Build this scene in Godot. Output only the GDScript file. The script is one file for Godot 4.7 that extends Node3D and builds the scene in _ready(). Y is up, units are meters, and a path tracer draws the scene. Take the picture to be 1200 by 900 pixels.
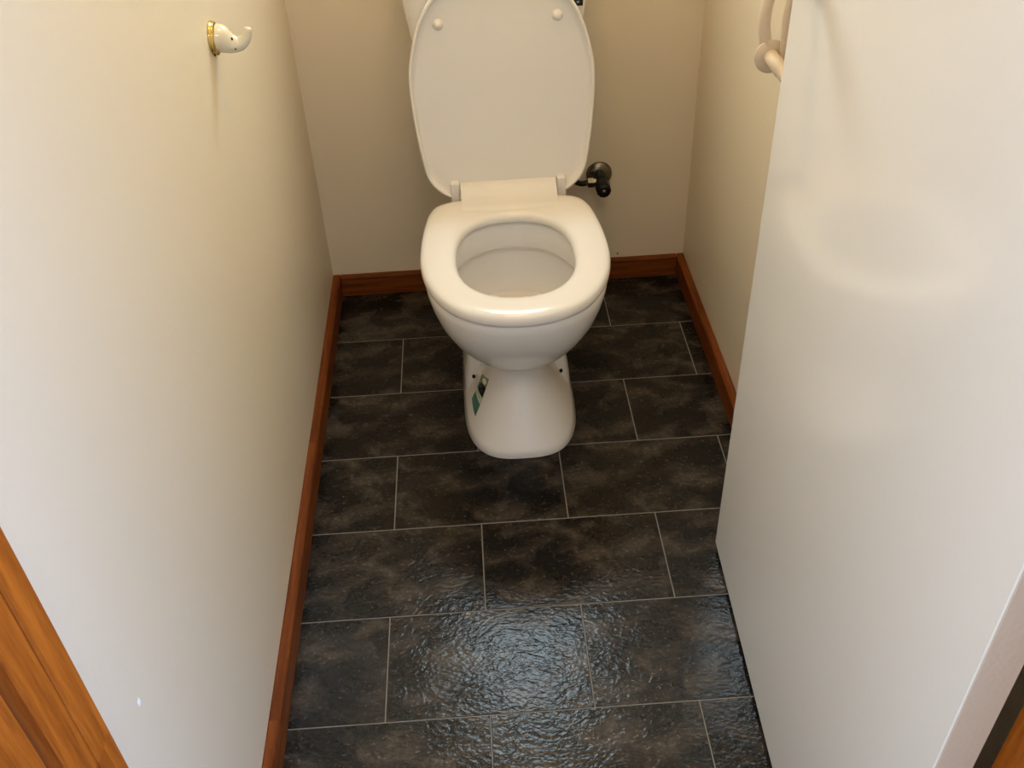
extends Node3D

const W := 0.883          # width of the room
const FRONT := 1.66       # z of the front wall's inner face
const CEIL := 2.4
const CX := 0.432         # centre line of the toilet


# ---------------------------------------------------------------- mesh helpers
class Shape:
	var v := PackedVector3Array()
	var uv := PackedVector2Array()
	var sg := PackedInt32Array()
	var has_uv := false

	func tri(a: Vector3, b: Vector3, c: Vector3, g := 0, ua := Vector2.ZERO, ub := Vector2.ZERO, uc := Vector2.ZERO) -> void:
		v.append_array([a, b, c])
		uv.append_array([ua, ub, uc])
		sg.append_array([g, g, g])

	func quad(a: Vector3, b: Vector3, c: Vector3, d: Vector3, g := 0, ua := Vector2.ZERO, ub := Vector2.ZERO, uc := Vector2.ZERO, ud := Vector2.ZERO) -> void:
		tri(a, b, c, g, ua, ub, uc)
		tri(a, c, d, g, ua, uc, ud)

	func flip(from := 0) -> void:
		for i in range(from, v.size(), 3):
			var t := v[i + 1]
			v[i + 1] = v[i + 2]
			v[i + 2] = t
			var u := uv[i + 1]
			uv[i + 1] = uv[i + 2]
			uv[i + 2] = u

	# front faces run clockwise: the signed volume of a closed mesh must be negative
	func outward(from := 0) -> void:
		var vol := 0.0
		var o := v[from]
		for i in range(from, v.size(), 3):
			vol += (v[i] - o).dot((v[i + 1] - o).cross(v[i + 2] - o))
		if vol > 0.0:
			flip(from)

	func mesh() -> ArrayMesh:
		var st := SurfaceTool.new()
		st.begin(Mesh.PRIMITIVE_TRIANGLES)
		for i in v.size():
			st.set_smooth_group(sg[i])
			st.set_uv(uv[i])
			st.add_vertex(v[i])
		st.generate_normals()
		return st.commit()


# rings of the same size joined one to the next; closed ends by fans
func loft(s: Shape, rings: Array, cap_a := true, cap_b := true, loop := false, groups: Array = []) -> void:
	var from := s.v.size()
	var n: int = rings[0].size()
	var m: int = rings.size()
	for i in (m if loop else m - 1):
		var a: PackedVector3Array = rings[i]
		var b: PackedVector3Array = rings[(i + 1) % m]
		var g: int = groups[i] if groups.size() > i else 0
		for k in n:
			var l := (k + 1) % n
			var u0 := float(k) / n
			var u1 := float(k + 1) / n
			var v0 := float(i) / m
			var v1 := float(i + 1) / m
			s.quad(a[k], a[l], b[l], b[k], g, Vector2(u0, v0), Vector2(u1, v0), Vector2(u1, v1), Vector2(u0, v1))
	for e in 2:
		if (e == 0 and not cap_a) or (e == 1 and not cap_b) or loop:
			continue
		var r: PackedVector3Array = rings[0 if e == 0 else m - 1]
		var c := Vector3.ZERO
		for p in r:
			c += p / n
		for k in n:
			var l := (k + 1) % n
			if e == 0:
				s.tri(c, r[l], r[k], 7)
			else:
				s.tri(c, r[k], r[l], 7)
	s.outward(from)


# chamfered box; u runs along the longest side so that grain follows it
func chbox(s: Shape, lo: Vector3, hi: Vector3, ch := 0.002) -> void:
	var c := (lo + hi) / 2.0
	var h := (hi - lo) / 2.0
	ch = minf(ch, minf(h.x, minf(h.y, h.z)) * 0.9)
	var long := 0
	for k in 3:
		if h[k] > h[long]:
			long = k
	var P := func(axis: int, sx: int, sy: int, sz: int) -> Vector3:
		var q := Vector3(h.x * sx, h.y * sy, h.z * sz)
		for k in 3:
			if k != axis:
				q[k] -= ch * signf(q[k])
		return c + q
	var polys: Array = []
	for axis in 3:
		var b1 := (axis + 1) % 3
		var b2 := (axis + 2) % 3
		for sg in [-1, 1]:
			var q: Array = []
			for e in [[-1, -1], [1, -1], [1, 1], [-1, 1]]:
				var t := [0, 0, 0]
				t[axis] = sg
				t[b1] = e[0]
				t[b2] = e[1]
				q.append(P.call(axis, t[0], t[1], t[2]))
			polys.append(q)
		for sa in [-1, 1]:        # edges along this axis
			for sb in [-1, 1]:
				var q: Array = []
				for e in [[b1, -1], [b1, 1], [b2, 1], [b2, -1]]:
					var t := [0, 0, 0]
					t[axis] = e[1]
					t[b1] = sa
					t[b2] = sb
					q.append(P.call(e[0], t[0], t[1], t[2]))
				polys.append(q)
	for sx in [-1, 1]:
		for sy in [-1, 1]:
			for sz in [-1, 1]:
				polys.append([P.call(0, sx, sy, sz), P.call(1, sx, sy, sz), P.call(2, sx, sy, sz)])
	for q in polys:
		var mid := Vector3.ZERO
		for p in q:
			mid += p / q.size()
		var nrm: Vector3 = (q[1] - q[0]).cross(q[2] - q[0])
		if nrm.dot(mid - c) > 0.0:
			q.reverse()
		var us: Array = []
		for p in q:
			us.append(Vector2(p[long], p[(long + 1) % 3] + p[(long + 2) % 3]))
		s.tri(q[0], q[1], q[2], -1, us[0], us[1], us[2])
		if q.size() == 4:
			s.tri(q[0], q[2], q[3], -1, us[0], us[2], us[3])


func circle(c: Vector3, ax: Vector3, ay: Vector3, r: float, n: int) -> PackedVector3Array:
	var p := PackedVector3Array()
	for k in n:
		var t := TAU * k / n
		p.append(c + (ax * cos(t) + ay * sin(t)) * r)
	return p


# a tube through points with a radius at each
func sweep(s: Shape, pts: Array, radii: Array, n := 24, sub := 6) -> void:
	var cv := Curve3D.new()
	for i in pts.size():
		var a: Vector3 = pts[maxi(i - 1, 0)]
		var b: Vector3 = pts[mini(i + 1, pts.size() - 1)]
		var t: Vector3 = (b - a) / 6.0
		cv.add_point(pts[i], -t, t)
	var rings: Array = []
	var up := Vector3.ZERO
	for i in range((pts.size() - 1) * sub + 1):
		var k := mini(i / sub, pts.size() - 2)
		var f := float(i) / sub - k
		var p := cv.sample(k, f)
		var d := (cv.sample(k, minf(f + 0.02, 1.0)) - cv.sample(k, maxf(f - 0.02, 0.0))).normalized()
		if up == Vector3.ZERO:
			up = d.cross(Vector3(0.3, 0.5, 0.8)).normalized()
		up = (up - d * up.dot(d)).normalized()
		var r: float = lerpf(radii[k], radii[k + 1], f)
		rings.append(circle(p, up, d.cross(up), r, n))
	loft(s, rings)


# profile of (distance along axis, radius) turned about an axis
func lathe(s: Shape, at: Vector3, axis: Vector3, prof: Array, n := 40, groups: Array = []) -> void:
	var ax := axis.cross(Vector3(0.31, 0.77, 0.55)).normalized()
	var ay := axis.cross(ax)
	var rings: Array = []
	for q in prof:
		rings.append(circle(at + axis * q[0], ax, ay, maxf(q[1], 0.00005), n))
	loft(s, rings, true, true, false, groups)


# an egg-shaped outline: hw half width, front and back ends, widest at zc
func egg(y: float, hw: float, zf: float, zb: float, zc: float, nf: float, nb: float, n := 96, cx := CX) -> PackedVector3Array:
	var p := PackedVector3Array()
	for k in n:
		var t := TAU * k / n
		var c := cos(t)
		var s := sin(t)
		var e := nf if s > 0.0 else nb
		var x := hw * signf(c) * pow(absf(c), 2.0 / e)
		var z := zc + ((zf - zc) if s > 0.0 else (zc - zb)) * signf(s) * pow(absf(s), 2.0 / e)
		p.append(Vector3(cx + x, y, z))
	return p


# a closed symmetric outline from a table of (half width, z), back to front, sampled at equal angles about (0, zc)
func outline(table: Array, zc: float, n := 128) -> PackedVector3Array:
	var cv := Curve2D.new()
	for i in table.size():
		var q := Vector2(table[i][0], table[i][1])
		var a := Vector2(table[i - 1][0], table[i - 1][1]) if i > 0 else Vector2(-table[1][0], table[1][1])
		var b := Vector2(table[i + 1][0], table[i + 1][1]) if i < table.size() - 1 else Vector2(-table[i - 1][0], table[i - 1][1])
		var d := (b - a).normalized()
		cv.add_point(q, -d * a.distance_to(q) / 3.0, d * b.distance_to(q) / 3.0)
	var dense := cv.tessellate_even_length(7, 0.0015)
	var p := PackedVector3Array()
	for k in n:
		var t := TAU * k / n
		var dir := Vector2(cos(t), sin(t))
		var side := signf(dir.x) if absf(dir.x) > 1e-6 else 1.0
		var hit := Vector2.ZERO
		for i in dense.size() - 1:
			var u := Vector2(dense[i].x * side, dense[i].y - zc)
			var w := Vector2(dense[i + 1].x * side, dense[i + 1].y - zc)
			var ca := dir.cross(u)
			var cb := dir.cross(w)
			if (ca <= 0.0) != (cb <= 0.0) or absf(ca) < 1e-9:
				var h := u.lerp(w, ca / (ca - cb)) if absf(ca - cb) > 1e-12 else u
				if h.dot(dir) > 0.0:
					hit = h
					break
		if hit == Vector2.ZERO:
			var e := dense[0] if dir.y < 0.0 else dense[dense.size() - 1]
			hit = Vector2(0.0, e.y - zc)
		p.append(Vector3(hit.x, 0.0, zc + hit.y))
	return p


# ---------------------------------------------------------------- node helpers
var used := {}


func numbered(called: String, parent: Node = self) -> String:
	var key := "%d/%s" % [parent.get_instance_id(), called]
	used[key] = used.get(key, 0) + 1
	return called if used[key] == 1 else "%s_%03d" % [called, used[key] - 1]


func put(called: String, s: Shape, m: Material, parent: Node = self) -> MeshInstance3D:
	var o := MeshInstance3D.new()
	o.name = numbered(called, parent)
	o.mesh = s.mesh()
	o.material_override = m
	o.cast_shadow = GeometryInstance3D.SHADOW_CASTING_SETTING_ON
	parent.add_child(o, true)
	return o


func tag(o: Node, label: String, category: String, kind := "", group := "") -> Node:
	o.set_meta("label", label)
	if category:
		o.set_meta("category", category)
	if kind:
		o.set_meta("kind", kind)
	if group:
		o.set_meta("group", group)
	return o


func thing(called: String, label: String, category: String, at := Vector3.ZERO, group := "") -> Node3D:
	var o := Node3D.new()
	o.name = numbered(called)
	o.position = at
	add_child(o, true)
	tag(o, label, category, "", group)
	return o


# a part whose shape was made in world coordinates
func part(called: String, s: Shape, m: Material, parent: Node3D) -> MeshInstance3D:
	var at := parent.global_position
	for i in s.v.size():
		s.v[i] -= at
	return put(called, s, m, parent)


func box_of(lo: Vector3, hi: Vector3, ch := 0.002) -> Shape:
	var s := Shape.new()
	chbox(s, lo, hi, ch)
	return s


# ---------------------------------------------------------------- materials
func mat(called: String, c: Color, rough: float, metal := 0.0) -> StandardMaterial3D:
	var m := StandardMaterial3D.new()
	m.resource_name = called
	m.albedo_color = c
	m.roughness = rough
	m.metallic = metal
	return m


func noise(sd: int, freq: float, oct := 4, kind := FastNoiseLite.TYPE_SIMPLEX_SMOOTH) -> FastNoiseLite:
	var f := FastNoiseLite.new()
	f.seed = sd
	f.noise_type = kind
	f.frequency = freq
	f.fractal_type = FastNoiseLite.FRACTAL_FBM
	f.fractal_octaves = oct
	return f


func tex(img: Image) -> ImageTexture:
	img.generate_mipmaps()
	return ImageTexture.create_from_image(img)


func wood_texture(sd: int, dark: Color, light: Color) -> ImageTexture:
	var a := noise(sd, 0.02, 4)
	var b := noise(sd + 1, 0.09, 3)
	var img := Image.create(1024, 256, false, Image.FORMAT_RGB8)
	for y in 256:
		for x in 1024:
			var g := a.get_noise_2d(x * 0.10, y * 2.2 + 8.0 * a.get_noise_2d(x * 0.12, y * 0.2 + 500.0))
			var f := b.get_noise_2d(x * 0.16, y * 5.0)
			var t := clampf(0.55 + 0.75 * g + 0.35 * f, 0.0, 1.0)
			img.set_pixel(x, y, dark.lerp(light, t))
	return tex(img)


func slate_texture() -> ImageTexture:
	var big := noise(11, 0.0055, 5)
	var vein := noise(12, 0.012, 5)
	var fine := noise(13, 0.06, 3)
	var warp := noise(14, 0.006, 3)
	var img := Image.create(1024, 1024, false, Image.FORMAT_RGB8)
	for y in 1024:
		for x in 1024:
			var w := warp.get_noise_2d(x, y) * 60.0
			var p := big.get_noise_2d(x * 0.8 + w, y * 1.3 - w * 0.5)
			var r := 1.0 - absf(vein.get_noise_2d(x * 0.7 + y * 0.35 + w, y * 1.2)) * 2.6
			var f := fine.get_noise_2d(x, y * 1.3)
			var t := clampf(0.24 + 0.75 * p + 0.20 * r * clampf(p * 2.0 + 0.35, 0.0, 1.0) + 0.17 * f, 0.0, 1.0)
			var c := Color(0.085, 0.076, 0.068).lerp(Color(0.325, 0.288, 0.25), t)
			if f > 0.52:
				c = c.lerp(Color(0.55, 0.53, 0.5), 0.35)
			img.set_pixel(x, y, c)
	return tex(img)


func slate_relief() -> ImageTexture:
	var a := noise(21, 0.017, 4)
	var b := noise(22, 0.05, 3)
	var c := noise(23, 0.006, 2)
	var img := Image.create(1024, 1024, false, Image.FORMAT_RGB8)
	for y in 1024:
		for x in 1024:
			var w := c.get_noise_2d(x, y) * 30.0
			var r := 1.0 - absf(a.get_noise_2d(x * 0.85 + w, y * 1.5 + w)) * 2.0
			var h := clampf(0.15 + 0.55 * r + 0.28 * b.get_noise_2d(x, y * 1.4) + 0.25 * c.get_noise_2d(x + 300, y), 0.0, 1.0)
			img.set_pixel(x, y, Color(h, h, h))
	return tex(img)


func paint_relief(sd: int, freq: float) -> ImageTexture:
	var a := noise(sd, freq, 3)
	var img := Image.create(512, 512, false, Image.FORMAT_RGB8)
	for y in 512:
		for x in 512:
			var h := clampf(0.5 + 0.5 * a.get_noise_2d(x, y), 0.0, 1.0)
			img.set_pixel(x, y, Color(h, h, h))
	img.bump_map_to_normal_map(1.0)
	return tex(img)


func painted(called: String, c: Color, rough: float, relief: Texture2D, depth: float, per_metre: float) -> StandardMaterial3D:
	var m := mat(called, c, rough)
	m.uv1_triplanar = true
	m.uv1_world_triplanar = true
	m.uv1_scale = Vector3.ONE * per_metre
	m.normal_enabled = true
	m.normal_texture = relief
	m.normal_scale = depth
	return m


func wood(called: String, t: Texture2D, rough: float) -> StandardMaterial3D:
	var m := mat(called, Color.WHITE, rough)
	m.albedo_texture = t
	m.uv1_scale = Vector3(1.6, 6.0, 1.0)
	return m


# ---------------------------------------------------------------- scene
func _ready() -> void:
	# camera
	var cam := Camera3D.new()
	cam.name = "camera"
	cam.fov = 42.98
	cam.near = 0.02
	cam.far = 50.0
	cam.position = Vector3(0.3605, 1.3642, 2.0985)
	cam.rotation = Vector3(-0.68, -0.0357, -0.0448)
	add_child(cam)
	cam.current = true

	# sky, exposure
	var we := WorldEnvironment.new()
	we.name = "world"
	var env := Environment.new()
	env.background_mode = Environment.BG_SKY
	var sky := Sky.new()
	var sm := ProceduralSkyMaterial.new()
	sm.sky_top_color = Color(0.45, 0.58, 0.75)
	sm.sky_horizon_color = Color(0.75, 0.8, 0.86)
	sm.ground_bottom_color = Color(0.3, 0.3, 0.28)
	sm.ground_horizon_color = Color(0.6, 0.62, 0.62)
	sky.sky_material = sm
	env.sky = sky
	env.tonemap_mode = Environment.TONE_MAPPER_LINEAR
	env.tonemap_exposure = 1.0
	env.sdfgi_enabled = true
	env.ssao_enabled = true
	env.ssil_enabled = true
	we.environment = env
	add_child(we)

	# daylight: the frosted window high on the back wall, the right hall window, and an added left one as fill
	daylight("window_daylight", Vector2(0.36, 0.42), Vector3(0.44, 1.60, 0.012), 180.0, Color(0.90, 1.13, 1.26))
	daylight("hall_window_daylight", Vector2(1.2, 1.5), Vector3(1.95, 1.4, 2.6), 90.0, Color(1.72, 2.75, 5.5))
	daylight("hall_window_daylight_001", Vector2(1.2, 1.5), Vector3(-0.95, 1.4, 2.6), -90.0, Color(1.0, 1.15, 1.35))  # added fill from the left, mostly for the door face
	# added warm fill light, unseen on the ceiling of the toilet room
	daylight("added_lamp_fill", Vector2(0.24, 0.24), Vector3(0.44, 2.322, 0.62), 0.0, Color(0.60, 0.36, 0.10), -90.0)

	# added fill light, unseen on the hall ceiling
	daylight("added_hall_lamp_fill", Vector2(0.24, 0.24), Vector3(0.45, 2.322, 2.35), 0.0, Color(0.68, 0.57, 0.42), -90.0)

	# materials
	var roller := paint_relief(31, 0.05)
	var cream := painted("cream_wall_paint", Color(0.905, 0.845, 0.735), 0.42, roller, 0.35, 3.0)
	var white_ceiling := mat("white_ceiling_paint", Color(0.9, 0.89, 0.86), 0.8)
	var door_paint := painted("gloss_white_door_paint", Color(0.945, 0.93, 0.90), 0.13, roller, 0.10, 3.0)
	var wood_tex := wood_texture(41, Color(0.54, 0.27, 0.06), Color(0.74, 0.415, 0.12))
	var rimu := wood("varnished_rimu", wood_tex, 0.45)
	rimu.metallic_specular = 0.35
	var skirting := wood("dark_varnished_skirting", wood_texture(47, Color(0.34, 0.155, 0.04), Color(0.52, 0.275, 0.09)), 0.5)
	skirting.metallic_specular = 0.3
	var slate := mat("black_slate_vinyl", Color.WHITE, 0.21)
	slate.metallic_specular = 0.345
	slate.albedo_texture = slate_texture()
	slate.heightmap_enabled = true
	slate.heightmap_texture = slate_relief()
	slate.heightmap_scale = 0.055
	var grout := mat("grey_grout", Color(0.50, 0.48, 0.455), 0.85)
	var china := mat("white_vitreous_china", Color(0.945, 0.925, 0.90), 0.10)
	var plastic := mat("white_seat_plastic", Color(0.905, 0.885, 0.855), 0.2)
	var chrome := mat("dull_chrome", Color(0.50, 0.47, 0.42), 0.25, 1.0)
	var dark_metal := mat("tarnished_metal", Color(0.17, 0.16, 0.14), 0.35, 0.8)
	var brass := mat("polished_brass", Color(0.80, 0.70, 0.42), 0.18, 1.0)
	var aged_brass := mat("aged_brass", Color(0.45, 0.40, 0.30), 0.35, 0.9)
	var ivory := mat("ivory_porcelain", Color(0.89, 0.85, 0.75), 0.12)
	var beige := mat("beige_plastic", Color(0.88, 0.81, 0.72), 0.4)

	build_room(cream, white_ceiling, rimu, skirting, slate, grout)
	build_windows(rimu)
	build_added_lamp("added_ceiling_lamp", "added round opal ceiling lamp, unseen, for the warm fill light above the toilet", Vector3(0.44, CEIL, 0.62), Color(1.0, 0.75, 0.45))
	build_added_lamp("added_ceiling_lamp", "added round opal ceiling lamp, unseen, for the fill light from the hall", Vector3(0.45, CEIL, 2.35), Color(1.0, 0.92, 0.8))
	build_door(door_paint, aged_brass)
	build_toilet(china, plastic, chrome, dark_metal)
	build_cistern(china, chrome)
	build_valve(chrome, dark_metal)
	build_hook(brass, ivory, dark_metal)
	build_roll_holder(beige)


func daylight(called: String, size: Vector2, at: Vector3, turn: float, strength: Color, tilt := 0.0) -> void:
	var l := AreaLight3D.new()
	l.name = called
	l.area_size = size
	var most := maxf(strength.r, maxf(strength.g, strength.b))
	l.light_color = Color(strength.r / most, strength.g / most, strength.b / most).linear_to_srgb()
	l.light_energy = most
	l.position = at
	l.rotation_degrees = Vector3(tilt, turn, 0)
	l.set("area_range", 8.0)
	l.set("area_attenuation", 2.0)
	l.shadow_enabled = true
	add_child(l)


func structure(o: Node, label: String) -> void:
	tag(o, label, "", "structure")


func build_room(cream: Material, white: Material, rimu: Material, skirting: Material, slate: Material, grout: Material) -> void:
	# floor slab with tiles
	var fl := put("floor", box_of(Vector3(-1.0, -0.12, -0.12), Vector3(2.0, -0.0009, 3.5), 0.0), grout)
	structure(fl, "black slate-look floor tiles with thin pale grey joints")
	var room := PackedVector2Array([Vector2(0.004, 0.004), Vector2(W - 0.004, 0.004), Vector2(W - 0.004, 1.72), Vector2(0.004, 1.72)])
	var A := 0.33
	var B := 0.2034
	var rng := RandomNumberGenerator.new()
	rng.seed = 5
	var turn := 0.0053
	for row in range(-2, 9):
		for k in range(-2, 4):
			var u := 0.1758 + k * A + (0.0 if posmod(row, 2) == 1 else A / 2.0)
			var v := 0.2137 + (row - 1) * B
			var q := PackedVector2Array()
			for e in [Vector2(u, v), Vector2(u + A, v), Vector2(u + A, v + B), Vector2(u, v + B)]:
				q.append(e.rotated(turn))
			var off := Vector2(rng.randf() * 0.42, rng.randf() * 0.62) - q[0] / 0.62 + Vector2(0.02, 0.02)
			for cut in Geometry2D.intersect_polygons(q, room):
				for tile in Geometry2D.offset_polygon(cut, -0.0011):
					for top in Geometry2D.offset_polygon(tile, -0.0007):
						if top.size() != tile.size():
							continue
						var s := Shape.new()
						var idx := Geometry2D.triangulate_polygon(top)
						for i in range(0, idx.size(), 3):
							var a := top[idx[i]]
							var b := top[idx[i + 1]]
							var c := top[idx[i + 2]]
							if (b - a).cross(c - a) < 0.0:
								var t := b
								b = c
								c = t
							s.tri(Vector3(a.x, 0, a.y), Vector3(b.x, 0, b.y), Vector3(c.x, 0, c.y), -1, a / 0.62 + off, b / 0.62 + off, c / 0.62 + off)
						for i in top.size():
							var a := top[i]
							# the matching corner of the outer outline
							var j := nearest(tile, a)
							var b := top[(i + 1) % top.size()]
							var l := nearest(tile, b)
							var ta := Vector3(a.x, 0, a.y)
							var tb := Vector3(b.x, 0, b.y)
							var oa := Vector3(tile[j].x, -0.0006, tile[j].y)
							var ob := Vector3(tile[l].x, -0.0006, tile[l].y)
							var da := oa + Vector3(0, -0.0009, 0)
							var db := ob + Vector3(0, -0.0009, 0)
							for w in [[ta, tb, ob, oa], [oa, ob, db, da]]:
								var nrm: Vector3 = (w[1] - w[0]).cross(w[2] - w[0])
								var mid := (oa + ob) / 2.0 - Vector3(u + A / 2.0, -1.0, v + B / 2.0)
								if nrm.dot(mid) > 0.0:
									w.reverse()
								var us: Array = []
								for p in w:
									us.append(Vector2(p.x, p.z) / 0.62 + off)
								s.quad(w[0], w[1], w[2], w[3], -1, us[0], us[1], us[2], us[3])
						put("tile", s, slate, fl)

	# walls
	var left := put("wall_left", box_of(Vector3(-0.1, -0.0016, -0.1), Vector3(0, CEIL, FRONT + 0.11), 0.0), cream)
	structure(left, "cream painted left wall with a sheen")
	structure(put("wall_right", box_of(Vector3(W, -0.0016, -0.1), Vector3(W + 0.1, CEIL, FRONT + 0.11), 0.0), cream), "cream painted right wall behind the open door")
	var wl := 0.23
	var wr := 0.65
	var wb := 1.36
	var wt := 1.84
	var s := Shape.new()
	chbox(s, Vector3(0, -0.0016, -0.1), Vector3(W, wb, 0), 0.0)
	chbox(s, Vector3(0, wt, -0.1), Vector3(W, CEIL, 0), 0.0)
	chbox(s, Vector3(0, wb, -0.1), Vector3(wl, wt, 0), 0.0)
	chbox(s, Vector3(wr, wb, -0.1), Vector3(W, wt, 0), 0.0)
	var back := put("wall_back", s, cream)
	structure(back, "cream painted back wall behind the toilet")
	for x in [[0.271, 0.0665], [0.716, 0.0655]]:
		var nail := Shape.new()
		lathe(nail, Vector3(x[0], x[1], 0.0), Vector3(0, 0, 1), [[0.0, 0.0022], [0.0008, 0.0021], [0.0012, 0.0]], 12)
		put("nail_head", nail, mat("dark_nail", Color(0.2, 0.15, 0.1), 0.5, 0.4), back)
	s = Shape.new()
	chbox(s, Vector3(0.815, -0.0016, FRONT), Vector3(W, CEIL, FRONT + 0.11), 0.0)
	chbox(s, Vector3(0, 2.06, FRONT), Vector3(0.815, CEIL, FRONT + 0.11), 0.0)
	chbox(s, Vector3(-1.0, -0.0016, FRONT), Vector3(-0.1, CEIL, FRONT + 0.11), 0.0)
	chbox(s, Vector3(W + 0.1, -0.0016, FRONT), Vector3(2.0, CEIL, FRONT + 0.11), 0.0)
	structure(put("wall_front", s, cream), "cream painted wall round the doorway")
	structure(put("ceiling", box_of(Vector3(-1.1, CEIL, -0.1), Vector3(2.1, CEIL + 0.1, 3.5), 0.0), white), "white painted ceiling")
	structure(put("wall_hall_left", box_of(Vector3(-1.1, -0.12, FRONT), Vector3(-1.0, CEIL, 3.5), 0.0), cream), "cream hall wall on the left")
	structure(put("wall_hall_right", box_of(Vector3(2.0, -0.12, FRONT), Vector3(2.1, CEIL, 3.5), 0.0), cream), "cream hall wall on the right")
	s = box_of(Vector3(-1.0, -0.0016, 3.4), Vector3(2.0, CEIL, 3.5), 0.0)
	structure(put("wall_hall_back", s, cream), "cream hall wall behind the viewer")

	# skirting boards
	structure(put("baseboard_left", box_of(Vector3(0, 0, 0), Vector3(0.018, 0.0563, 1.612), 0.0025), skirting), "varnished brown timber skirting along the left wall")
	structure(put("baseboard_right", box_of(Vector3(W - 0.018, 0, 0), Vector3(W, 0.0563, FRONT), 0.0025), skirting), "varnished brown timber skirting along the right wall")
	structure(put("baseboard_back", box_of(Vector3(0.018, 0, 0), Vector3(W - 0.018, 0.0563, 0.018), 0.0025), skirting), "varnished brown timber skirting behind the toilet")

	# door frame: left side with its stop, right side, head
	var f := Node3D.new()
	f.name = "trim_1"
	add_child(f, true)
	structure(f, "orange-brown varnished timber door frame")
	put("architrave", box_of(Vector3(0, 0, 1.614), Vector3(0.021, 2.06, 1.645), 0.0015), rimu, f)
	put("jamb", box_of(Vector3(0, 0, 1.645), Vector3(0.0195, 2.06, 1.679), 0.001), rimu, f)
	put("door_stop", box_of(Vector3(0, 0, 1.694), Vector3(0.02, 2.06, 1.78), 0.002), rimu, f)
	put("jamb", box_of(Vector3(0.79, 0, 1.66), Vector3(0.815, 2.06, 1.78), 0.002), rimu, f)
	put("head_jamb", box_of(Vector3(0.02, 2.035, 1.66), Vector3(0.79, 2.06, 1.78), 0.002), rimu, f)

	# a chip in the paint of the left wall
	s = Shape.new()
	var ring := PackedVector3Array()
	var ring2 := PackedVector3Array()
	for k in 9:
		var t := TAU * k / 9.0
		var r := 0.0032 * (1.0 + 0.35 * sin(k * 2.7))
		ring.append(Vector3(0.0, 0.53 + 1.5 * r * sin(t), 1.525 + r * cos(t)))
		ring2.append(Vector3(0.0006, 0.53 + 1.1 * r * sin(t), 1.525 + 0.7 * r * cos(t)))
	loft(s, [ring, ring2])
	put("paint_chip", s, mat("white_plaster", Color(0.95, 0.95, 0.93), 0.7), left)


func nearest(p: PackedVector2Array, a: Vector2) -> int:
	var best := 0
	for i in p.size():
		if p[i].distance_squared_to(a) < p[best].distance_squared_to(a):
			best = i
	return best


func build_windows(rimu: Material) -> void:
	var b := 0.025
	for e in [["window_1", "frosted window high in the back wall", Vector3(0.44, 1.60, -0.03), 0.0, Vector2(0.21, 0.24), Color(0.90, 0.97, 1.0), 0.6],
			["window_2", "hall window facing open shade", Vector3(1.985, 1.4, 2.6), -90.0, Vector2(0.65, 0.80), Color(0.8, 0.9, 1.0), 0.4],
			["added_window_3", "added hall window, unseen, for the fill light from the left", Vector3(-0.985, 1.4, 2.6), 90.0, Vector2(0.65, 0.80), Color(0.95, 0.98, 1.0), 0.3]]:  # the left hall window is added to go with its fill light
		var glow := mat("frosted_glass_daylight", Color(0.85, 0.9, 0.95), 0.4)
		glow.emission_enabled = true
		glow.emission = e[5]
		glow.emission_energy_multiplier = e[6]
		var n := Node3D.new()
		n.name = e[0]
		n.position = e[2]
		n.rotation_degrees.y = e[3]
		add_child(n, true)
		structure(n, e[1])
		var h: Vector2 = e[4]
		var s := Shape.new()
		chbox(s, Vector3(-h.x, -h.y, -0.014), Vector3(-h.x + b, h.y, 0.02), 0.002)
		chbox(s, Vector3(h.x - b, -h.y, -0.014), Vector3(h.x, h.y, 0.02), 0.002)
		chbox(s, Vector3(-h.x + b, -h.y, -0.014), Vector3(h.x - b, -h.y + b, 0.02), 0.002)
		chbox(s, Vector3(-h.x + b, h.y - b, -0.014), Vector3(h.x - b, h.y, 0.02), 0.002)
		put("window_frame", s, rimu, n)
		put("window_pane", box_of(Vector3(-h.x + b, -h.y + b, -0.003), Vector3(h.x - b, h.y - b, 0.003), 0.0), glow, n)


func build_added_lamp(called: String, label: String, at: Vector3, warm: Color) -> void:  # unseen fittings added to go with the ceiling fill lights
	var t := thing(called, label, "lamp", at)
	var s := Shape.new()
	lathe(s, at, Vector3.DOWN, [[0.0, 0.15], [0.02, 0.15], [0.024, 0.146]], 48)
	part("base", s, mat("white_enamel", Color(0.9, 0.9, 0.88), 0.4), t)
	var glow := mat("opal_glass_lit", Color(0.95, 0.92, 0.85), 0.3)
	glow.emission_enabled = true
	glow.emission = warm
	glow.emission_energy_multiplier = 0.4
	s = Shape.new()
	lathe(s, at, Vector3.DOWN, [[0.022, 0.142], [0.034, 0.140], [0.052, 0.122], [0.064, 0.085], [0.070, 0.04], [0.071, 0.0]], 48)
	part("lamp_shade", s, glow, t)


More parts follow.
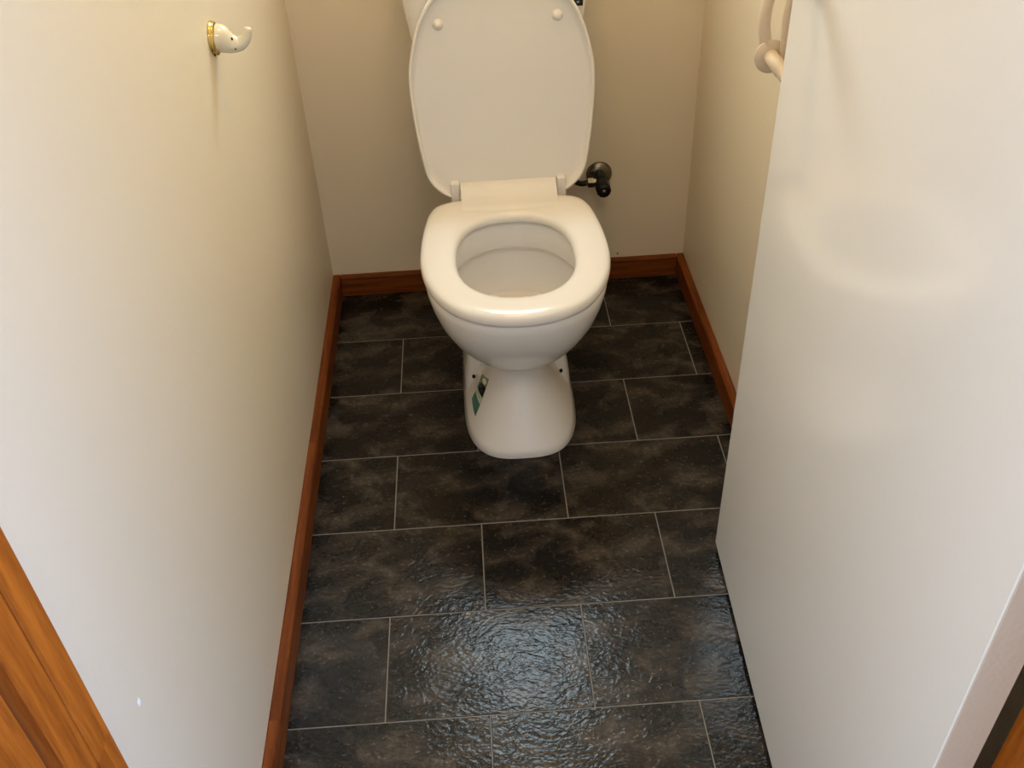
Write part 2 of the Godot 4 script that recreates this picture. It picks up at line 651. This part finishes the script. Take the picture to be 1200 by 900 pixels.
func build_door(paint: StandardMaterial3D, brass: Material) -> void:
	var n := Node3D.new()
	n.name = "door_1"
	n.position = Vector3(0.733, 0, 1.6655)     # hinge edge
	n.rotation.y = -atan2(0.027, 0.745)
	add_child(n, true)
	structure(n, "gloss white painted flush door standing open along the right wall")
	var T := 0.036
	put("door_leaf", box_of(Vector3(0, 0.010, -0.7455), Vector3(T, 2.03, 0), 0.0018), paint, n)
	put("hinge_edge", box_of(Vector3(0.0012, 0.012, -0.001), Vector3(T - 0.0012, 2.028, 0.0008), 0.0006), painted("shade_grey_edge", Color(0.82, 0.755, 0.69), 0.6, paint.normal_texture, 0.8, 6.0), n)  # greyer strip over the white edge, weaker light put into its colour
	# rose and knob near the free edge, both faces
	for side in [-1.0, 1.0]:
		var at := Vector3(0.0 if side < 0.0 else T, 1.036, -0.662)
		var ax := Vector3(side, 0, 0)
		var s := Shape.new()
		lathe(s, at, ax, [[0.0, 0.031], [0.003, 0.031], [0.005, 0.029], [0.007, 0.022], [0.008, 0.0]], 40)
		var rose := put("handle_rose", s, brass, n)
		s = Shape.new()
		lathe(s, at, ax, [[0.006, 0.013], [0.022, 0.012], [0.030, 0.014], [0.037, 0.0195], [0.050, 0.0210], [0.060, 0.0185], [0.065, 0.010], [0.066, 0.0]], 40)
		put("door_knob", s, brass, n)
		if rose == null:
			return
	var h := Shape.new()
	for y in [0.25, 1.0, 1.8]:
		lathe(h, Vector3(T + 0.003, y - 0.045, 0.004), Vector3.UP, [[0.0, 0.0055], [0.09, 0.0055]], 16)
	put("hinge", h, brass, n)


func build_toilet(china: Material, plastic: Material, chrome: Material, dark: Material) -> void:
	var t := thing("toilet", "white ceramic toilet with its lid raised, standing on the black tiled floor", "toilet", Vector3(CX, 0, 0.48))
	# outer body from the foot up to the rim, over it and down inside: y, half width, front, back, widest z, front and back squareness
	var lv := [
		[0.0, 0.116, 0.655, 0.20, 0.46, 3.0, 6.0],
		[0.004, 0.119, 0.659, 0.20, 0.46, 3.0, 6.0],
		[0.02, 0.112, 0.652, 0.20, 0.46, 2.9, 6.0],
		[0.05, 0.096, 0.630, 0.20, 0.45, 2.7, 6.0],
		[0.08, 0.082, 0.606, 0.20, 0.44, 2.5, 6.0],
		[0.11, 0.071, 0.586, 0.20, 0.44, 2.4, 6.0],
		[0.14, 0.064, 0.572, 0.20, 0.44, 2.3, 6.0],
		[0.160, 0.063, 0.568, 0.20, 0.45, 2.3, 6.0],
		[0.172, 0.068, 0.576, 0.20, 0.46, 2.3, 5.0],
		[0.185, 0.080, 0.596, 0.20, 0.47, 2.2, 4.0],
		[0.205, 0.101, 0.628, 0.205, 0.485, 2.2, 3.6],
		[0.235, 0.122, 0.662, 0.215, 0.50, 2.2, 3.4],
		[0.270, 0.139, 0.693, 0.23, 0.52, 2.2, 3.2],
		[0.310, 0.154, 0.721, 0.25, 0.535, 2.2, 3.0],
		[0.345, 0.163, 0.739, 0.265, 0.545, 2.2, 3.0],
		[0.375, 0.1685, 0.750, 0.275, 0.55, 2.2, 3.0],
		[0.392, 0.170, 0.754, 0.28, 0.55, 2.2, 3.0],
		[0.3985, 0.168, 0.752, 0.283, 0.55, 2.2, 3.0],
		[0.400, 0.163, 0.747, 0.29, 0.55, 2.2, 3.0],
		[0.400, 0.130, 0.715, 0.385, 0.55, 2.2, 2.4],
		[0.398, 0.122, 0.707, 0.393, 0.55, 2.2, 2.3],
		[0.390, 0.118, 0.703, 0.397, 0.55, 2.2, 2.3],
		[0.345, 0.120, 0.705, 0.395, 0.55, 2.2, 2.3],
		[0.338, 0.122, 0.707, 0.393, 0.55, 2.2, 2.3],
		[0.334, 0.127, 0.710, 0.388, 0.55, 2.2, 2.3],
		[0.335, 0.134, 0.714, 0.380, 0.55, 2.2, 2.3],
		[0.325, 0.137, 0.712, 0.377, 0.55, 2.2, 2.3],
		[0.300, 0.131, 0.700, 0.380, 0.54, 2.2, 2.3],
		[0.270, 0.119, 0.678, 0.388, 0.53, 2.1, 2.2],
		[0.240, 0.101, 0.648, 0.400, 0.52, 2.1, 2.1],
		[0.215, 0.082, 0.615, 0.415, 0.51, 2.0, 2.0],
		[0.195, 0.060, 0.575, 0.43, 0.50, 2.0, 2.0],
		[0.186, 0.035, 0.535, 0.46, 0.497, 2.0, 2.0],
	]
	var rings: Array = []
	for a in lv:
		rings.append(egg(a[0], a[1], a[2], a[3], a[4], a[5], a[6], 128))
	var s := Shape.new()
	loft(s, rings)
	# ledge that carries the hinges and the cistern link, down to the outlet
	var led: Array = []
	for a in [[0.20, 0.075], [0.26, 0.082], [0.35, 0.090], [0.392, 0.094], [0.399, 0.092], [0.400, 0.088]]:
		led.append(egg(a[0], a[1], 0.362, 0.055 + (0.004 if a[0] > 0.395 else 0.0), 0.23, 5.0, 6.0, 48))
	loft(s, led)
	var body := part("pan", s, china, t)

	# plinth with the two fixing pockets either side of the neck
	s = Shape.new()
	var pl: Array = []
	for a in [[0.0, 0.117], [0.004, 0.119], [0.05, 0.114], [0.10, 0.106], [0.14, 0.099], [0.17, 0.093], [0.20, 0.088], [0.24, 0.086]]:
		pl.append(egg(a[0], a[1], 0.462 - a[0] * 0.10, 0.20, 0.34, 9.0, 8.0, 64))
	loft(s, pl)
	part("plinth", s, china, t)
	for sx in [-1.0, 1.0]:
		s = Shape.new()
		lathe(s, Vector3(CX + sx * 0.094, 0.062, 0.452), Vector3(0, 0.15, 1).normalized(), [[0.0, 0.0035], [0.006, 0.0035], [0.0075, 0.002], [0.008, 0.0]], 16)
		part("fixing_bolt", s, dark, t)

	# water in the trap
	s = Shape.new()
	loft(s, [egg(0.188, 0.045, 0.552, 0.448, 0.50, 2.0, 2.0, 48), egg(0.200, 0.060, 0.58, 0.432, 0.50, 2.0, 2.0, 48)])
	var water := mat("clear_water", Color(0.8, 0.85, 0.85, 0.25), 0.05)
	water.transparency = BaseMaterial3D.TRANSPARENCY_ALPHA
	part("water", s, water, t)

	# seat: a rounded ring
	var prof := [[0.04, 0.4025], [0.012, 0.4035], [0.0, 0.408], [0.0, 0.413], [0.02, 0.4185], [0.07, 0.4225], [0.18, 0.4250], [0.4, 0.4262], [0.65, 0.4260], [0.83, 0.4245], [0.93, 0.4215], [0.985, 0.416], [1.0, 0.410], [0.985, 0.4045], [0.94, 0.4025]]
	var outer := outline([[0.0, 0.331], [0.06, 0.332], [0.105, 0.335], [0.128, 0.341], [0.146, 0.352], [0.156, 0.371], [0.163, 0.396], [0.1715, 0.460], [0.1755, 0.530], [0.1725, 0.585], [0.162, 0.634], [0.141, 0.682], [0.112, 0.720], [0.072, 0.747], [0.034, 0.759], [0.0, 0.762]], 0.55)
	for k in 128:
		outer[k].x += CX
	var inner := egg(0.0, 0.1085, 0.692, 0.410, 0.555, 2.3, 2.5, 128)
	rings = []
	for q in prof:
		var r := PackedVector3Array()
		for k in 128:
			var p := outer[k].lerp(inner[k], q[0])
			p.y = q[1]
			r.append(p)
		rings.append(r)
	s = Shape.new()
	loft(s, rings, false, false, true)
	var seat := part("seat", s, plastic, t)
	# raised tongue of the seat between the lid's lugs
	s = Shape.new()
	var cross := [[0.395, 0.410], [0.395, 0.4255], [0.372, 0.4275], [0.350, 0.4285], [0.338, 0.4325], [0.328, 0.4405], [0.312, 0.4465], [0.300, 0.4455], [0.291, 0.438], [0.289, 0.425], [0.295, 0.410]]
	rings = []
	for x in [[0.338, 0.0012], [0.3392, 0.0], [0.5298, 0.0], [0.531, 0.0012]]:
		var r := PackedVector3Array()
		for c in cross:
			var q := Vector2(c[0], c[1])
			q += (Vector2(0.345, 0.421) - q).normalized() * x[1]
			r.append(Vector3(x[0], q.y, q.x))
		rings.append(r)
	loft(s, rings)
	part("hinge_tongue", s, plastic, t)
	s = Shape.new()
	lathe(s, Vector3(0.316, 0.428, 0.306), Vector3.RIGHT, [[0.0, 0.006], [0.236, 0.006]], 16)
	part("hinge_pin", s, plastic, t)

	# lid, raised and leaning back a little
	var lean := 0.085
	var base := Vector3(CX - 0.0, 0.404, 0.312)
	var up := Vector3(0, cos(lean), -sin(lean))
	var out := Vector3(0, sin(lean), cos(lean))
	var flat := outline([[0.0, 0.004], [0.06, 0.005], [0.094, 0.008], [0.114, 0.014], [0.131, 0.0235], [0.1445, 0.036], [0.1535, 0.049], [0.1600, 0.066], [0.1665, 0.105], [0.1728, 0.160], [0.1766, 0.224], [0.1752, 0.268], [0.1685, 0.303], [0.1535, 0.351], [0.132, 0.389], [0.100, 0.420], [0.055, 0.439], [0.0, 0.445]], 0.22)
	var mid := Vector3(0, 0, 0.22)
	rings = []
	for q in [[0.02, -0.016], [0.6, -0.0155], [0.9, -0.013], [0.97, -0.0095], [0.995, -0.004], [1.0, 0.001], [1.0, 0.007], [0.997, 0.0098], [0.989, 0.0112], [0.978, 0.0112], [0.969, 0.0095], [0.962, 0.0062], [0.954, 0.0032], [0.94, 0.0012], [0.91, 0.0003], [0.6, 0.0], [0.3, 0.0], [0.02, 0.0]]:
		var r := PackedVector3Array()
		for p in flat:
			var w: Vector3 = mid + (p - mid) * q[0]
			r.append(base + Vector3(w.x, 0, 0) + up * w.z + out * q[1])
		rings.append(r)
	s = Shape.new()
	loft(s, rings)
	var lid := part("lid", s, plastic, t)
	for b in [[-0.1135, 0.352], [0.1075, 0.357]]:
		s = Shape.new()
		lathe(s, base + Vector3(b[0], 0, 0) + up * b[1], out, [[-0.001, 0.0105], [0.001, 0.0102], [0.0035, 0.0088], [0.0065, 0.0062], [0.0085, 0.003], [0.009, 0.0]], 32)
		var bump := put("lid_buffer", s, plastic, lid)
		bump.position = -t.position
	for x in [0.3180, 0.5325]:
		s = Shape.new()
		chbox(s, Vector3(x, 0.405, 0.300), Vector3(x + 0.0185, 0.4515, 0.3225), 0.0025)
		var lug := put("hinge_lug", s, plastic, lid)
		lug.position = -t.position

	# sticker on the left flank of the foot
	s = Shape.new()
	sticker(s, lv)
	var lab := part("sticker", s, sticker_material(), t)
	lab.set_meta("label", "small green, white and black sticker")
	if body == null or seat == null:
		return


# a thin patch that follows the foot's left flank
func foot_point(lv: Array, y: float, ang: float) -> Vector3:
	for i in range(1, lv.size()):
		if lv[i][0] >= y:
			var f: float = (y - lv[i - 1][0]) / (lv[i][0] - lv[i - 1][0])
			var a: Array = []
			for k in 7:
				a.append(lerpf(lv[i - 1][k], lv[i][k], f))
			var c := cos(ang)
			var q := sin(ang)
			return Vector3(CX + a[1] * signf(c) * pow(absf(c), 2.0 / a[5]), y, a[4] + (a[2] - a[4]) * pow(absf(q), 2.0 / a[5]))
	return Vector3.ZERO


func sticker(s: Shape, lv: Array) -> void:
	var corner := [Vector2(0.096, deg_to_rad(165.0)), Vector2(0.109, deg_to_rad(148.0)), Vector2(0.037, deg_to_rad(154.0)), Vector2(0.040, deg_to_rad(171.0))]
	var n := 10
	var grid: Array = []
	for i in n + 1:
		var row: Array = []
		for k in n + 1:
			var a: Vector2 = corner[0].lerp(corner[1], float(k) / n)
			var b: Vector2 = corner[3].lerp(corner[2], float(k) / n)
			var p: Vector2 = a.lerp(b, float(i) / n)
			var w := foot_point(lv, p.x, p.y)
			var e1 := foot_point(lv, p.x + 0.002, p.y) - w
			var e2 := foot_point(lv, p.x, p.y + 0.01) - w
			var nn := e1.cross(e2).normalized()
			if nn.x > 0.0:
				nn = -nn
			row.append([w + nn * 0.0010, w + nn * 0.0002])
		grid.append(row)
	for i in n:
		for k in n:
			var u0 := float(k) / n
			var u1 := float(k + 1) / n
			var v0 := float(i) / n
			var v1 := float(i + 1) / n
			s.quad(grid[i][k][0], grid[i][k + 1][0], grid[i + 1][k + 1][0], grid[i + 1][k][0], 0, Vector2(u0, v0), Vector2(u1, v0), Vector2(u1, v1), Vector2(u0, v1))
	for i in n:
		for e in [[i, 0, i + 1, 0], [i, n, i + 1, n], [0, i, 0, i + 1], [n, i, n, i + 1]]:
			var a = grid[e[0]][e[1]]
			var b = grid[e[2]][e[3]]
			s.quad(a[0], b[0], b[1], a[1], -1)
	var nrm := (s.v[1] - s.v[0]).cross(s.v[2] - s.v[0])
	if nrm.x < 0.0:
		s.flip()


func sticker_material() -> StandardMaterial3D:
	var img := Image.create(64, 160, false, Image.FORMAT_RGB8)
	img.fill(Color(0.80, 0.84, 0.74))
	for y in 160:
		for x in 64:
			var d := Vector2((x - 36.0) / 26.0, (y - 22.0) / 18.0).length()
			if y < 46:
				img.set_pixel(x, y, Color(0.93, 0.95, 0.86) if d < 0.75 else Color(0.56, 0.6, 0.48))
	img.fill_rect(Rect2i(14, 42, 50, 44), Color(0.07, 0.07, 0.08))
	img.fill_rect(Rect2i(20, 54, 14, 8), Color(0.55, 0.5, 0.55))
	img.fill_rect(Rect2i(30, 68, 20, 4), Color(0.4, 0.38, 0.4))
	img.fill_rect(Rect2i(0, 50, 14, 36), Color(0.35, 0.55, 0.47))
	img.fill_rect(Rect2i(0, 112, 64, 48), Color(0.25, 0.46, 0.41))
	for k in 5:
		img.fill_rect(Rect2i(4 + k * 11, 116, 4, 36), Color(0.42, 0.58, 0.52))
	img.fill_rect(Rect2i(8, 94, 44, 4), Color(0.5, 0.55, 0.36))
	var m := mat("printed_sticker", Color.WHITE, 0.35)
	m.albedo_texture = tex(img)
	m.texture_repeat = false
	return m


func rounded(y: float, hw: float, z0: float, z1: float, n := 7.0) -> PackedVector3Array:
	return egg(y, hw, z1, z0, (z0 + z1) / 2.0, n, 30.0, 96, 0.4305)


func build_cistern(china: Material, chrome: Material) -> void:
	var t := thing("cistern", "white cistern on the back wall behind the raised toilet lid", "cistern", Vector3(0.4305, 0.43, 0.1))
	var s := Shape.new()
	var rings: Array = []
	for a in [[0.435, 0.120, 0.170], [0.440, 0.128, 0.178], [0.455, 0.136, 0.183], [0.60, 0.157, 0.186], [0.70, 0.173, 0.188], [0.80, 0.188, 0.190], [0.83, 0.192, 0.190]]:
		rings.append(rounded(a[0], a[1], 0.002, a[2]))
	loft(s, rings)
	part("tank", s, china, t)
	s = Shape.new()
	rings = []
	for a in [[0.831, 0.194], [0.834, 0.198], [0.856, 0.198], [0.864, 0.193], [0.866, 0.18]]:
		rings.append(rounded(a[0], a[1], 0.002, 0.190 + (a[1] - 0.192)))
	loft(s, rings)
	part("tank_lid", s, china, t)
	s = Shape.new()
	lathe(s, Vector3(0.4305, 0.865, 0.1), Vector3.UP, [[0.0, 0.026], [0.005, 0.026], [0.007, 0.022], [0.0075, 0.0]], 32)
	part("flush_button", s, chrome, t)
	# small black label with white print low on the front
	s = Shape.new()
	chbox(s, Vector3(0.560, 0.744, 0.1885), Vector3(0.598, 0.80, 0.1898), 0.0003)
	for i in s.v.size():
		s.uv[i] = Vector2((s.v[i].x - 0.560) / 0.038, (0.80 - s.v[i].y) / 0.056)
	var img := Image.create(64, 96, false, Image.FORMAT_RGB8)
	img.fill(Color(0.03, 0.03, 0.035))
	for row in 7:
		for k in 4:
			if (row * 3 + k * 5) % 7 != 0:
				img.fill_rect(Rect2i(8 + k * 12, 8 + row * 12, 8, 6), Color(0.7, 0.69, 0.65))
				img.fill_rect(Rect2i(10 + k * 12, 10 + row * 12, 3, 2), Color(0.1, 0.1, 0.1))
	var m := mat("printed_black_label", Color.WHITE, 0.4)
	m.albedo_texture = tex(img)
	var lab := part("label_plate", s, m, t)
	lab.set_meta("label", "small black label with white print")


func build_valve(chrome: Material, dark: Material) -> void:
	var at := Vector3(0.664, 0.2895, 0.0)
	var t := thing("stop_valve", "tarnished chrome stop valve with round wall flange right of the toilet", "valve", at)
	var s := Shape.new()
	lathe(s, at, Vector3(0, 0, 1), [[0.0005, 0.031], [0.004, 0.0305], [0.009, 0.026], [0.012, 0.018], [0.0125, 0.013]], 48)
	part("wall_flange", s, chrome, t)
	s = Shape.new()
	lathe(s, at, Vector3(0, 0, 1), [[0.010, 0.0125], [0.03, 0.0125], [0.034, 0.0145], [0.052, 0.0145], [0.054, 0.012], [0.057, 0.011]], 32)
	part("valve_body", s, dark, t)
	# fluted handle
	s = Shape.new()
	var rings: Array = []
	for q in [[0.056, 0.0155], [0.058, 0.0172], [0.088, 0.0166], [0.091, 0.0150], [0.0915, 0.008]]:
		var r := PackedVector3Array()
		for k in 64:
			var a := TAU * k / 64.0
			var w: float = q[1] * (1.0 + (0.035 * cos(a * 12.0) if q[1] > 0.0148 else 0.0))
			r.append(at + Vector3(cos(a) * w, sin(a) * w, q[0]))
		rings.append(r)
	loft(s, rings)
	part("valve_handle", s, dark, t)
	s = Shape.new()
	lathe(s, at + Vector3(0, 0, 0.091), Vector3(0, 0, 1), [[0.0, 0.005], [0.0015, 0.005], [0.002, 0.0]], 20)
	part("handle_screw", s, chrome, t)
	s = Shape.new()
	lathe(s, at + Vector3(-0.012, 0, 0.043), Vector3(-1, 0, 0), [[0.0, 0.009], [0.006, 0.009], [0.0065, 0.0125], [0.020, 0.0125], [0.0205, 0.009], [0.024, 0.007]], 6, [-1, -1, -1, -1, -1])
	part("union_nut", s, chrome, t)
	s = Shape.new()
	var h := at + Vector3(-0.034, 0, 0.043)
	sweep(s, [h, h + Vector3(-0.015, 0.000, 0.002), h + Vector3(-0.034, 0.016, 0.008), h + Vector3(-0.058, 0.07, 0.025), h + Vector3(-0.082, 0.148, 0.04)], [0.0065, 0.0065, 0.0065, 0.0065, 0.0065], 16, 8)
	part("supply_hose", s, dark, t)


func build_hook(brass: Material, ivory: Material, dark: Material) -> void:
	var at := Vector3(0, 0.880, 0.661)
	var t := thing("robe_hook", "ivory porcelain robe hook with a brass ring on the left wall", "hook", at)
	var s := Shape.new()
	lathe(s, at, Vector3.RIGHT, [[0.0, 0.0245], [0.0015, 0.025], [0.003, 0.0245], [0.004, 0.0232], [0.0045, 0.0230], [0.0055, 0.0238], [0.0070, 0.0230], [0.0080, 0.0205], [0.0082, 0.015]], 48)
	part("backplate_ring", s, brass, t)
	s = Shape.new()
	sweep(s, [at + Vector3(0.0065, 0.0, 0), at + Vector3(0.012, -0.001, 0), at + Vector3(0.0195, -0.0055, 0), at + Vector3(0.0285, -0.009, 0), at + Vector3(0.039, -0.009, 0), at + Vector3(0.0480, -0.0025, 0), at + Vector3(0.0525, 0.006, 0), at + Vector3(0.0540, 0.0115, 0), at + Vector3(0.0545, 0.0135, 0)],
		[0.0212, 0.0200, 0.0165, 0.0130, 0.0100, 0.0076, 0.0062, 0.0052, 0.0025], 32, 6)
	var body := part("hook_body", s, ivory, t)
	# worn marks on the glaze
	for e in [[Vector3(0.0300, 0.0010, 0.0092), 0.0022], [Vector3(0.0330, -0.0125, 0.0112), 0.0016]]:
		s = Shape.new()
		lathe(s, e[0], Vector3(0, 0.35, 0.94).normalized(), [[-0.0012, e[1] * 0.8], [0.0, e[1]], [0.0004, 0.0]], 12)
		put("chip_mark", s, dark, body)


func build_roll_holder(beige: Material) -> void:
	var z1 := 0.648
	var z2 := 0.795
	var t := thing("toilet_roll_holder", "empty beige plastic toilet roll holder on the right wall, half hidden by the door", "roll holder", Vector3(W, 0.98, (z1 + z2) / 2.0))
	var s := Shape.new()
	chbox(s, Vector3(W - 0.012, 0.94, z1 - 0.02), Vector3(W, 1.02, z2 + 0.02), 0.004)
	part("wall_plate", s, beige, t)
	for z in [z1 - 0.006, z2 + 0.006]:
		s = Shape.new()
		sweep(s, [Vector3(0.830, 0.800, z), Vector3(0.821, 0.826, z), Vector3(0.8165, 0.852, z), Vector3(0.818, 0.880, z), Vector3(0.826, 0.910, z), Vector3(0.842, 0.942, z), Vector3(0.862, 0.965, z), Vector3(0.876, 0.975, z)],
			[0.0095, 0.0095, 0.0092, 0.009, 0.009, 0.009, 0.010, 0.011], 24, 6)
		part("arm", s, beige, t)
		var sg := 1.0 if z < 0.7 else -1.0
		s = Shape.new()
		lathe(s, Vector3(0.831, 0.801, z + sg * 0.006), Vector3(0, 0, sg), [[-0.0015, 0.022], [-0.001, 0.0255], [0.0015, 0.0262], [0.003, 0.0255], [0.0035, 0.012]], 48)
		part("end_disc", s, beige, t)
	# inner rib of the near arm, closer to the wall
	s = Shape.new()
	sweep(s, [Vector3(0.848, 0.795, z1 + 0.007), Vector3(0.847, 0.830, z1 + 0.007), Vector3(0.8455, 0.860, z1 + 0.007), Vector3(0.848, 0.886, z1 + 0.007), Vector3(0.857, 0.925, z1 + 0.006), Vector3(0.874, 0.968, z1 + 0.004)], [0.0062, 0.0062, 0.0062, 0.0062, 0.0062, 0.0062], 20, 6)
	part("arm_rib", s, beige, t)
	s = Shape.new()
	lathe(s, Vector3(0.831, 0.801, z1 - 0.006), Vector3(0, 0, 1), [[0.0, 0.0115], [0.066, 0.0115], [0.0662, 0.0105], [z2 - z1 + 0.012, 0.0105]], 32)
	part("roll_spindle", s, beige, t)
